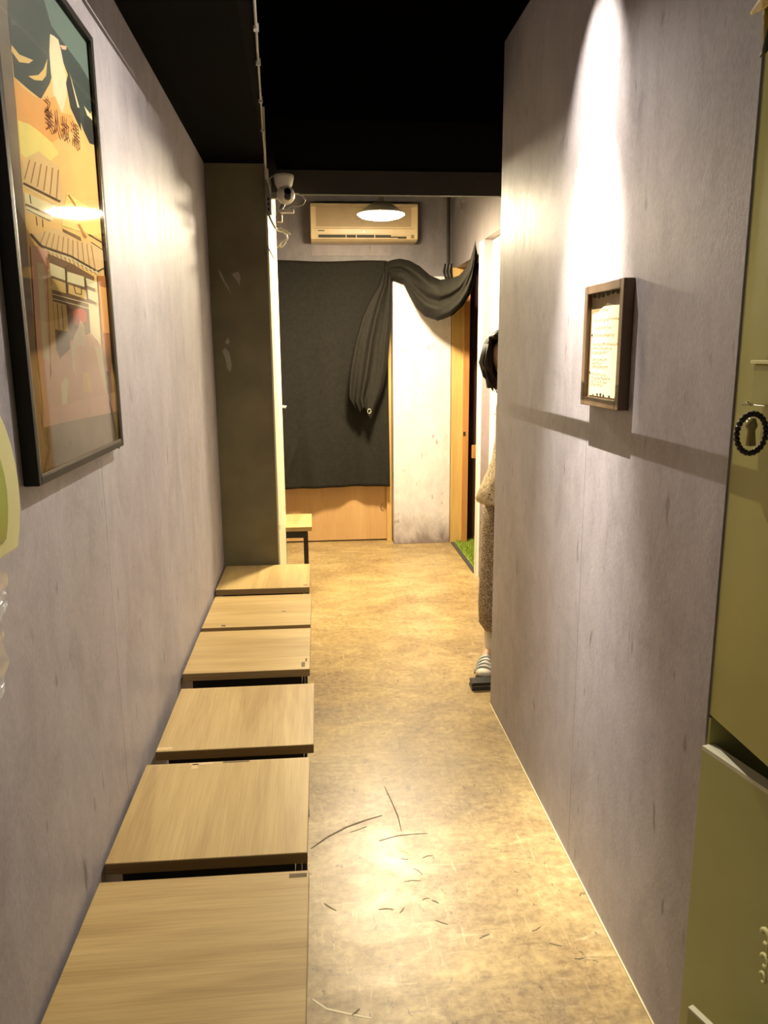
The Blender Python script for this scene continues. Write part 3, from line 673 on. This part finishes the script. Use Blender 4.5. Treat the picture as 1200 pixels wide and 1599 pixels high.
for dx in (-1.5, 2): pbuild(MB().tube([at(438+dx,384,y=3.92), at(435+dx,387,y=3.92)], .0022, 6), 'pin', M['metal'], pg)
bd = tag(MB().box(-.188, -.180, 3.86, 4.60, 2.255, 2.345).build('signboard', M['white'], bevel=.002), 'white board strip fixed high on the side of the column', 'board')
tag(MB().tube([at(418, 385, x=-.187), at(425, 398, x=-.187), at(428, 404, x=-.187)], .004, 6).build('loose_wire', M['plastic_grey'], smooth=True), 'short dark wire stuck to the cream side of the column', 'wire')
hk = at(443, 636, y=4.76); tag(MB().tube([(-.19, 4.755, hk.z+.004), (-.172, 4.755, hk.z+.004), (-.165, 4.755, hk.z)], [.009,.006,.010], 8).build('wall_hook', M['white'], smooth=True), 'tiny white hook on the far edge of the column', 'hook')
for i, pts in enumerate(([(341,420),(347,428),(352,440),(357,447),(361,462),(358,455),(350,442),(343,430)], [(362,428),(372,424),(376,432),(374,446),(370,438)], [(347,548),(352,543),(358,550),(362,570),(360,582),(355,575),(352,560)], [(351,535),(356,527),(359,533),(357,538)])):
    pbuild(MB().prism([at(*p, y=YC-.0004) for p in pts], (0, .0006, 0)), 'peeled_paint', plain('peeled_grey', (.30,.28,.22), .6), empty('paint_scuff', tuple(at(*pts[0], y=YC)), label=('long pale scuff mark at the top of the olive column', 'faint pale scuff right of the long one on the olive column', 'pale scuff mark midway down the olive column', 'tiny pale scuff above the midway mark on the olive column')[i], cat='scuff mark'))

# ---------------------------------------------------------------- person behind the right wall
PSHIFT = .028
pe = empty('person', (.90, 3.46, 0), label='person with dark hair in a cream printed robe half hidden behind the right wall', cat='person')
def skin_body():
    J = {'pel': (.925,3.50,.86,.115), 'waist': (.94,3.49,1.00,.10), 'chest': (.945,3.48,1.18,.11), 'neckb': (.92,3.47,1.31,.052), 'neck': (.885,3.46,1.37,.048), 'head': (.856,3.44,1.44,.075), 'skull': (.850,3.435,1.50,.094), 'crown': (.850,3.44,1.56,.070),
         'shR': (.865,3.46,1.265,.050), 'elR': (.84,3.46,1.03,.040), 'wrR': (.815,3.38,.87,.026), 'haR': (.835,3.36,.80,.028),
         'shL': (1.025,3.50,1.265,.050), 'elL': (1.04,3.52,1.03,.040), 'wrL': (1.01,3.42,.86,.028), 'haL': (1.0,3.39,.79,.030),
         'hipR': (.845,3.49,.80,.085), 'knR': (.815,3.47,.45,.055), 'anR': (.802,3.47,.085,.032), 'baR': (.762,3.375,.045,.036), 'toR': (.742,3.325,.040,.026),
         'hipL': (.975,3.51,.80,.085), 'knL': (.985,3.50,.45,.055), 'anL': (.99,3.51,.085,.032), 'baL': (.965,3.41,.045,.036), 'toL': (.955,3.36,.040,.026),
         'nose': (.841,3.345,1.452,.012)}
    E_ = [('pel','waist'),('waist','chest'),('chest','neckb'),('neckb','neck'),('neck','head'),('head','skull'),('skull','crown'),('head','nose'),
          ('chest','shR'),('shR','elR'),('elR','wrR'),('wrR','haR'),('chest','shL'),('shL','elL'),('elL','wrL'),('wrL','haL'),
          ('pel','hipR'),('hipR','knR'),('knR','anR'),('anR','baR'),('baR','toR'),('pel','hipL'),('hipL','knL'),('knL','anL'),('anL','baL'),('baL','toL')]
    for s, sx in (('R', -1), ('L', 1)):
        h = Vector(J['ha'+s][:3])
        for k, (dx, dy, L) in enumerate(((-.026,-.004,.058), (-.010,-.010,.074), (.006,-.010,.080), (.021,-.004,.070))):
            a = h+Vector((dx*sx*-1, dy, -.028)); m_ = a+Vector((dx*.2, -.012, -L*.5)); e = m_+Vector((0, -.004, -L*.5))
            for nm, p, r in (('f%d%s' % (k, s), a, .0092), ('g%d%s' % (k, s), m_, .0085), ('t%d%s' % (k, s), e, .0072)): J[nm] = (*p, r)
            E_ += [('ha'+s, 'f%d%s' % (k, s)), ('f%d%s' % (k, s), 'g%d%s' % (k, s)), ('g%d%s' % (k, s), 't%d%s' % (k, s))]
        a = h+Vector((.030*-sx, -.022, -.004)); e = a+Vector((.010*-sx, -.018, -.034))
        J['th'+s] = (*a, .011); J['tt'+s] = (*e, .009); E_ += [('ha'+s, 'th'+s), ('th'+s, 'tt'+s)]
    names = list(J); me = bpy.data.meshes.new('body')
    me.from_pydata([Vector(J[n][:3])-Vector(pe.location) for n in names], [(names.index(a), names.index(b)) for a, b in E_], [])
    o = bpy.data.objects.new('body', me); COL.objects.link(o)
    m = o.modifiers.new('skin', 'SKIN'); m.use_smooth_shade = True
    for i, n in enumerate(names): me.skin_vertices[0].data[i].radius = (J[n][3], J[n][3]); me.skin_vertices[0].data[i].use_root = (n == 'pel')
    s = o.modifiers.new('sub', 'SUBSURF'); s.levels = 1; s.render_levels = 2
    me.materials.append(M['skin']); o.parent = pe
skin_body()
def oval(c, rx, ry, rot=0, n=20, wob=0):
    return [Vector((c[0]+(rx*math.cos(a)*math.cos(rot)-ry*math.sin(a)*math.sin(rot))*(1+wob*math.sin(a*5)), c[1]+(rx*math.cos(a)*math.sin(rot)+ry*math.sin(a)*math.cos(rot))*(1+wob*math.sin(a*5)), c[2])) for a in [2*math.pi*k/n for k in range(n)]]
def cloth(rings, name, m, thick=.004): return pbuild(MB().loft(rings, cap=False), name, m, pe, smooth=True, thick=thick)
cloth([oval((.915,3.468,1.335),.062,.058), oval((.938,3.475,1.30),.120,.085), oval((.945,3.48,1.25),.138,.115), oval((.945,3.485,1.12),.135,.130), oval((.945,3.49,.98),.135,.132), oval((.945,3.49,.88),.140,.150,0,20,.03), oval((.945,3.49,.845),.142,.155,0,20,.04)], 'robe', M['robe'])
# wide sleeves: the nearer one flares out past the wall edge
cloth([oval((.872,3.46,1.28),.050,.075), oval((.862,3.455,1.15),.055,.085), oval((.838,3.44,1.02),.050,.095,0,20,.03), oval((.812,3.41,.96),.052,.10,0,20,.04), oval((.786,3.40,.90),.056,.10,0,20,.05), oval((.770,3.395,.845),.062,.10,.1,20,.06), oval((.775,3.395,.828),.058,.098,.1,20,.06)], 'sleeve', M['robe'])
cloth([oval((1.02,3.50,1.28),.050,.075), oval((1.03,3.51,1.15),.055,.085), oval((1.045,3.50,1.02),.056,.095,0,20,.03), oval((1.04,3.47,.86),.055,.10,0,20,.05)], 'sleeve', M['robe'])
cloth([oval((.86,3.49,.86),.098,.125), oval((.845,3.485,.70),.088,.110,0,20,.03), oval((.832,3.475,.50),.082,.095,0,20,.04), oval((.824,3.465,.32),.082,.088,0,20,.05), oval((.822,3.465,.22),.074,.080,0,20,.05), oval((.824,3.468,.19),.055,.062)], 'trouser_leg', M['tweed'])
cloth([oval((.965,3.50,.86),.098,.125), oval((.98,3.505,.70),.088,.110,0,20,.03), oval((.985,3.505,.50),.082,.095,0,20,.04), oval((.99,3.505,.32),.082,.088,0,20,.05), oval((.99,3.51,.20),.068,.074)], 'trouser_leg', M['tweed'])
for x, y in ((.806,3.470), (.99,3.51)):
    cloth([oval((x,y,.24),.040,.046), oval((x,y,.15),.036,.040), oval((x,y,.085),.036,.042), oval((x-.006,y-.012,.050),.040,.052)], 'stocking', M['skin_pale'], .002)
def slipper(hx, hy, tx, ty):
    d = Vector((tx-hx, ty-hy, 0)); L = d.length; d.normalize(); s = Vector((-d.y, d.x, 0)); h = Vector((hx, hy, 0))
    def outline(g, z): return [h+d*(L*(.5-.5*math.cos(t)*1.0)) + s*(math.sin(t)*(.036+.012*(.5-.5*math.cos(t)))*g) + Vector((0,0,z)) for t in [2*math.pi*k/28 for k in range(28)]]
    so = pbuild(MB().loft([outline(1, .002), outline(1.06, .010), outline(1.04, .024)]), 'slipper_sole', M['sole'], pe, smooth=False)
    for k, (u0, u1, hh) in enumerate(((.50,.60,.083),(.59,.68,.075),(.67,.76,.066),(.75,.84,.058))):
        rings = []
        for u in (u0, (u0+u1)/2, u1):
            c = h+d*(L*u); wv = .049-.012*max(0, u-.6); bul = .004 if u not in (u0, u1) else 0
            rings.append([c + s*(math.cos(a)*wv) + Vector((0,0,.018+math.sin(a)*(hh-.018+bul))) for a in [math.pi*j/12 for j in range(13)]])
        b = MB(); b.grid(lambda i, j: rings[int(round(i*2))][int(round(j*12))], 2, 12)
        pbuild(b, 'slipper_strap', M['slipper'], pe, smooth=True, thick=.006)
    # stockinged toes showing in front
    c = h+d*(L*.82)
    pbuild(MB().loft([[c+d*(r*(1.3)-.02)+s*(math.cos(a)*.042*q_)+Vector((0,0,.030+math.sin(a)*.024*q_)) for a in [2*math.pi*j/14 for j in range(14)]] for r, q_ in ((0,1),(.02,1.0),(.035,.8),(.045,.4))]), 'stocking_toe', M['skin_pale'], pe, smooth=True)
slipper(.822,3.525,.722,3.285); slipper(1.0,3.565,.945,3.31)
# hair: bob framing the face, strands hanging at the side
hc = Vector((.850, 3.445, 1.485))
def hair(u, v):
    th = math.pi*2*u; ph = math.pi*(.02+.60*v)
    front = max(0, -math.sin(th)); drop = 0 if front < .36 else 1
    r = .112+.005*math.sin(th*9+v*4)+.003*math.sin(th*23)
    p = Vector((math.cos(th)*math.sin(ph)*r, math.sin(th)*math.sin(ph)*r*1.06, math.cos(ph)*r*1.02))
    if drop and v > .42: p.z = math.cos(math.pi*(.02+.60*.42))*r + (v-.42)*.02; p.y *= .99
    elif v > .7: p.z -= (v-.7)*.33; p.x *= 1-(v-.7)*.5
    return hc+p
pbuild(MB().grid(hair, 72, 22), 'hair', M['hair'], pe, smooth=True, thick=.010)
for k in range(26):
    R = random.Random(k); a = math.pi*(.86+.27*k/25)
    p0 = hc+Vector((math.cos(a)*.11, math.sin(a)*.115, .05)); p1 = hc+Vector((math.cos(a)*.122+R.uniform(-.006,.004), math.sin(a)*.125, -.03)); p2 = hc+Vector((math.cos(a)*.10+R.uniform(-.012,.012), math.sin(a)*.11-.005, -.09)); p3 = hc+Vector((math.cos(a)*.062+R.uniform(-.01,.02), math.sin(a)*.10-.01, -.145-R.uniform(0,.02)))
    pbuild(MB().tube([p0, p1, p2, p3], [.006,.009,.007,.001], 6), 'hair_strand', M['hair'], pe, smooth=True)
M['eye_white'] = plain('eye_white', (.78,.74,.68), .3)
for sx in (-.033, .031):
    e = hc+Vector((sx-.006, -.0845, -.014))
    ey = pbuild(MB().lathe([(max(.0008,.0115*math.sin(math.pi*k/8)), -.0075*math.cos(math.pi*k/8)) for k in range(9)], e, n=14), 'eye', M['eye_white'], pe, smooth=True)
    pbuild(MB().lathe([(max(.0006,.0052*math.sin(math.pi*k/8)), -.0052*math.cos(math.pi*k/8)) for k in range(9)], e+Vector((0, -.0085, 0)), n=12), 'iris', M['lens'], ey, smooth=True)
    pbuild(MB().tube([e+Vector((-.015, -.004, .019)), e+Vector((0, -.007, .024)), e+Vector((.015, -.004, .020))], [.0012,.0026,.0012], 6), 'eyebrow', M['hair'], pe, smooth=True)
m0 = hc+Vector((-.006, -.083, -.075)); pbuild(MB().tube([m0+Vector((-.020,.004,0)), m0+Vector((0,-.004,-.002)), m0+Vector((.020,.004,0))], [.002,.005,.002], 8), 'lips', plain('lips', (.45,.16,.12), .5), pe, smooth=True)
pe.location.x += PSHIFT
sl = empty('door_sill', (.88, 3.22, 0), label='low black two-layer sill on the floor in front of the slippered foot', cat='sill')
pbuild(MB().box(.682, 1.12, 3.195, 3.262, 0, .014), 'lower_board', plain('worn_black', (.03,.026,.02), .5), sl, bevel=.002)
pbuild(MB().box(.690, 1.12, 3.205, 3.258, .014, .020), 'pale_strip', M['plastic'], sl)
pbuild(MB().box(.684, 1.12, 3.198, 3.262, .020, .036), 'upper_board', M['steel'], sl, bevel=.002)

# ---------------------------------------------------------------- lime cabinet at the near right
lc_ = empty('lime_cabinet', (.76, 1.0, 0), label='lime green painted cabinet at the near right with a half-open lower door', cat='cabinet')
pbuild(MB().box(.738, .763, .45, 1.2995, .820, 2.55), 'side_panel', M['lime'], lc_, bevel=.002)
pbuild(MB().box(.738, 1.10, 1.291, 1.2985, 0, .815), 'end_panel', M['lime'], lc_)
pbuild(MB().box(1.10, 1.12, .45, 1.288, 0, 2.55), 'back_panel', M['ac_dark'], lc_)
pbuild(MB().box(.763, 1.10, .45, 1.286, .82, .84), 'shelf', M['ac_dark'], lc_)
ang = math.atan2(.038, .168)
Rm = Matrix.Translation((.723, 1.287, 0)) @ Matrix.Rotation(ang, 4, 'Z')
ld = pbuild(MB().box(0, .026, -.62, 0, .04, .754, Rm), 'lower_door', M['lime_lit'], lc_)
le = pbuild(MB().box(0, .026, -.62, 0, .754, .762, Rm), 'door_top_edge', M['toplit_edge'], ld)
Rk = Matrix.Translation((.668, 1.163, 0)) @ Matrix.Rotation(math.atan2(.30, .8), 4, 'Z')
pbuild(MB().box(0, .012, -.45, 0, 0, .296, Rk), 'kick_board', M['lime_lit'], lc_)
pbuild(MB().box(0, .012, -.45, 0, .296, .301, Rk), 'kick_board_edge', M['toplit_edge'], lc_)
# bead strand on the lower door
bs = empty('bead_strand', tuple(at(1194, 1530, x=.742)), label='short strand of pale lime curled beads on the lower cabinet door', cat='beads')
for px, py, r in ((1197,1463,.012), (1195,1500,.010), (1192,1526,.008)):
    c = at(px, py, x=.742)
    pbuild(MB().tube([c+Vector((0, .012*math.cos(a), .012*math.sin(a)))*(r/.012) for a in [k*.6 for k in range(9)]], [r*.35]*9, 8), 'bead', M['lime_hi'], bs, smooth=True)
pbuild(MB().tube([at(1205,1440,x=.744), at(1199,1480,x=.744), at(1194,1535,x=.744)], .0018, 6), 'string', M['lime_hi'], bs)
# hook rail with bracelet
hk = empty('key_hook', tuple(at(1180, 632, x=0.738)), label='small brass hook rail on the lime cabinet holding the bracelet', cat='hook')
h0 = at(1178, 633, x=0.728)
pbuild(MB().tube([h0+Vector((-.020, .006, .001)), h0+Vector((0, 0, 0)), h0+Vector((.014, -.02, -.001))], .0016, 6), 'rod', M['metal'], hk)
pbuild(MB().lathe([(max(.0005,.0045*math.sin(math.pi*k/8)), -.0045*math.cos(math.pi*k/8)) for k in range(9)], h0+Vector((-.008, .002, .003)), n=12), 'knob', M['metal'], hk, smooth=True)
pbuild(MB().tube([h0+Vector((.010,-.015,0))+Vector((.010*math.cos(a), -.004*math.cos(a), .010*math.sin(a)+.004)) for a in [k*.45 for k in range(8)]], .0016, 6), 'ring', M['metal'], hk)
br = empty('bead_bracelet', tuple(at(1173, 714, x=0.700)), label='dark bead bracelet hanging from a hook on the lime cabinet', cat='bracelet')
bc = at(1174, 677, x=0.697); bu = Vector((.85, .10, .0)).normalized(); bz = Vector((0, 0, 1)); rr = .0315
bead = None
for k in range(24):
    a = 2*math.pi*k/24; p = bc+bu*(rr*.84*math.cos(a))+bz*(rr*math.sin(a))
    if bead is None:
        bead = pbuild(MB().lathe([(max(.0004,.0050*math.sin(math.pi*j/6)), -.0050*math.cos(math.pi*j/6)) for j in range(7)], (0,0,0), n=10), 'bead', M['bead'], br, smooth=True); o = bead
    else: o = bead.copy(); COL.objects.link(o)
    o.matrix_parent_inverse = Matrix.Translation(br.location).inverted(); o.location = p
    if k in (3, 9, 10, 14, 17, 18, 20, 22):
        d = bead.copy(); d.data = bead.data.copy(); d.data.materials[0] = M['metal']; COL.objects.link(d); d.name = 'spacer_bead'; d.matrix_parent_inverse = bead.matrix_parent_inverse
        d.location = bc+bu*(rr*.84*math.cos(a+.13))+bz*(rr*math.sin(a+.13)); d.scale = (.62,)*3
pbuild(MB().tube([bc+Vector((.002,.006,.024)), bc+Vector((.002,.006,.012)), bc+Vector((.003,.006,.004)), bc+Vector((.004,.006,-.020))], [.006,.010,.006,.008], 8), 'crystal_pendant', M['crystal'], br, smooth=True)
sw = empty('switch_box', tuple(at(1198, 640, x=0.739)), label='small lime switch box cut off by the right picture edge above the bracelet', cat='switch')
a_ = at(1193, 640, x=0.740); b_ = at(1192, 562, x=0.740)
pbuild(MB().box(.712, .7365, a_.y-.09, a_.y-.004, a_.z+.01, b_.z-.006), 'box', M['lime'], sw, bevel=.003)
pbuild(MB().box(.709, .7365, a_.y-.092, a_.y-.001, b_.z-.006, b_.z), 'lid', M['lime_hi'], sw, bevel=.001)
lf = empty('dried_leaf_spray', tuple(at(1200, 90, x=0.730)), label='dried yellow leaf with a dark curled stem at the top right corner', cat='leaf')
def leaf(u, v):
    c = Vector(at(lerp3(1174, 1216, u), lerp3(20, -22, u**1.15), x=.715)); ww = .012*math.sin(math.pi*min(1, u*.72+.04))
    return c+Vector((0, ww*(v-.5)*1.2, ww*(v-.5)*2-.003*math.cos(math.pi*(v-.5))))
pbuild(MB().grid(leaf, 14, 6), 'leaf', M['leaf_yellow'], lf, smooth=True, thick=.002)
pbuild(MB().tube([at(1208,10,x=.721), at(1203,50,x=.721), at(1197,76,x=.721), at(1188,88,x=.721)], [.003,.005,.006,.002], 8), 'stem', M['leaf_dark'], lf, smooth=True)
pbuild(MB().tube([at(1196,14,x=.728), at(1196,40,x=.728), at(1194,76,x=.728)], [.004,.004,.002], 6), 'twig', M['leaf_yellow'], lf, smooth=True)
# panel edge glint strip
# ---------------------------------------------------------------- lime dispenser at the near left
ds = empty('wall_dispenser', (LX, .86, 1.25), label='lime green plastic wall dispenser with a rounded rim at the left picture edge', cat='dispenser')
cy, cz, hy, hz = .80, 1.345, .172, .150
def dsil(g, x):
    pts = []
    for k in range(25):
        a = -.52+ (math.pi+1.04)*k/24
        pts.append(Vector((x, cy+hy*g*math.cos(a), max(1.246+(1-g)*.02, cz+hz*g*math.sin(a)))))
    return pts
pbuild(MB().loft([dsil(.98, LX), dsil(1.0, LX+.05), dsil(1.0, -.372), dsil(.985, -.362)]), 'rim_shell', M['lime_hi'], ds, smooth=False, bevel=.002)
pbuild(MB().loft([dsil(.74, -.363), dsil(.73, -.360), dsil(.68, -.357), dsil(.4, -.355)]), 'front_cover', M['lime_mid'], ds, smooth=True)
fm = tag(MB().grid(lambda u, v: at(lerp3(-30, 8, u)+4*math.sin(v*11)*u+3*math.sin(v*29)*u, lerp3(893, 1092, v)-10*(1-u), x=-.43+.012*math.sin(v*9+u*4)), 10, 30).build('plastic_film', M['film'], smooth=True), 'crumpled clear plastic film hanging below the lime dispenser', 'plastic film')
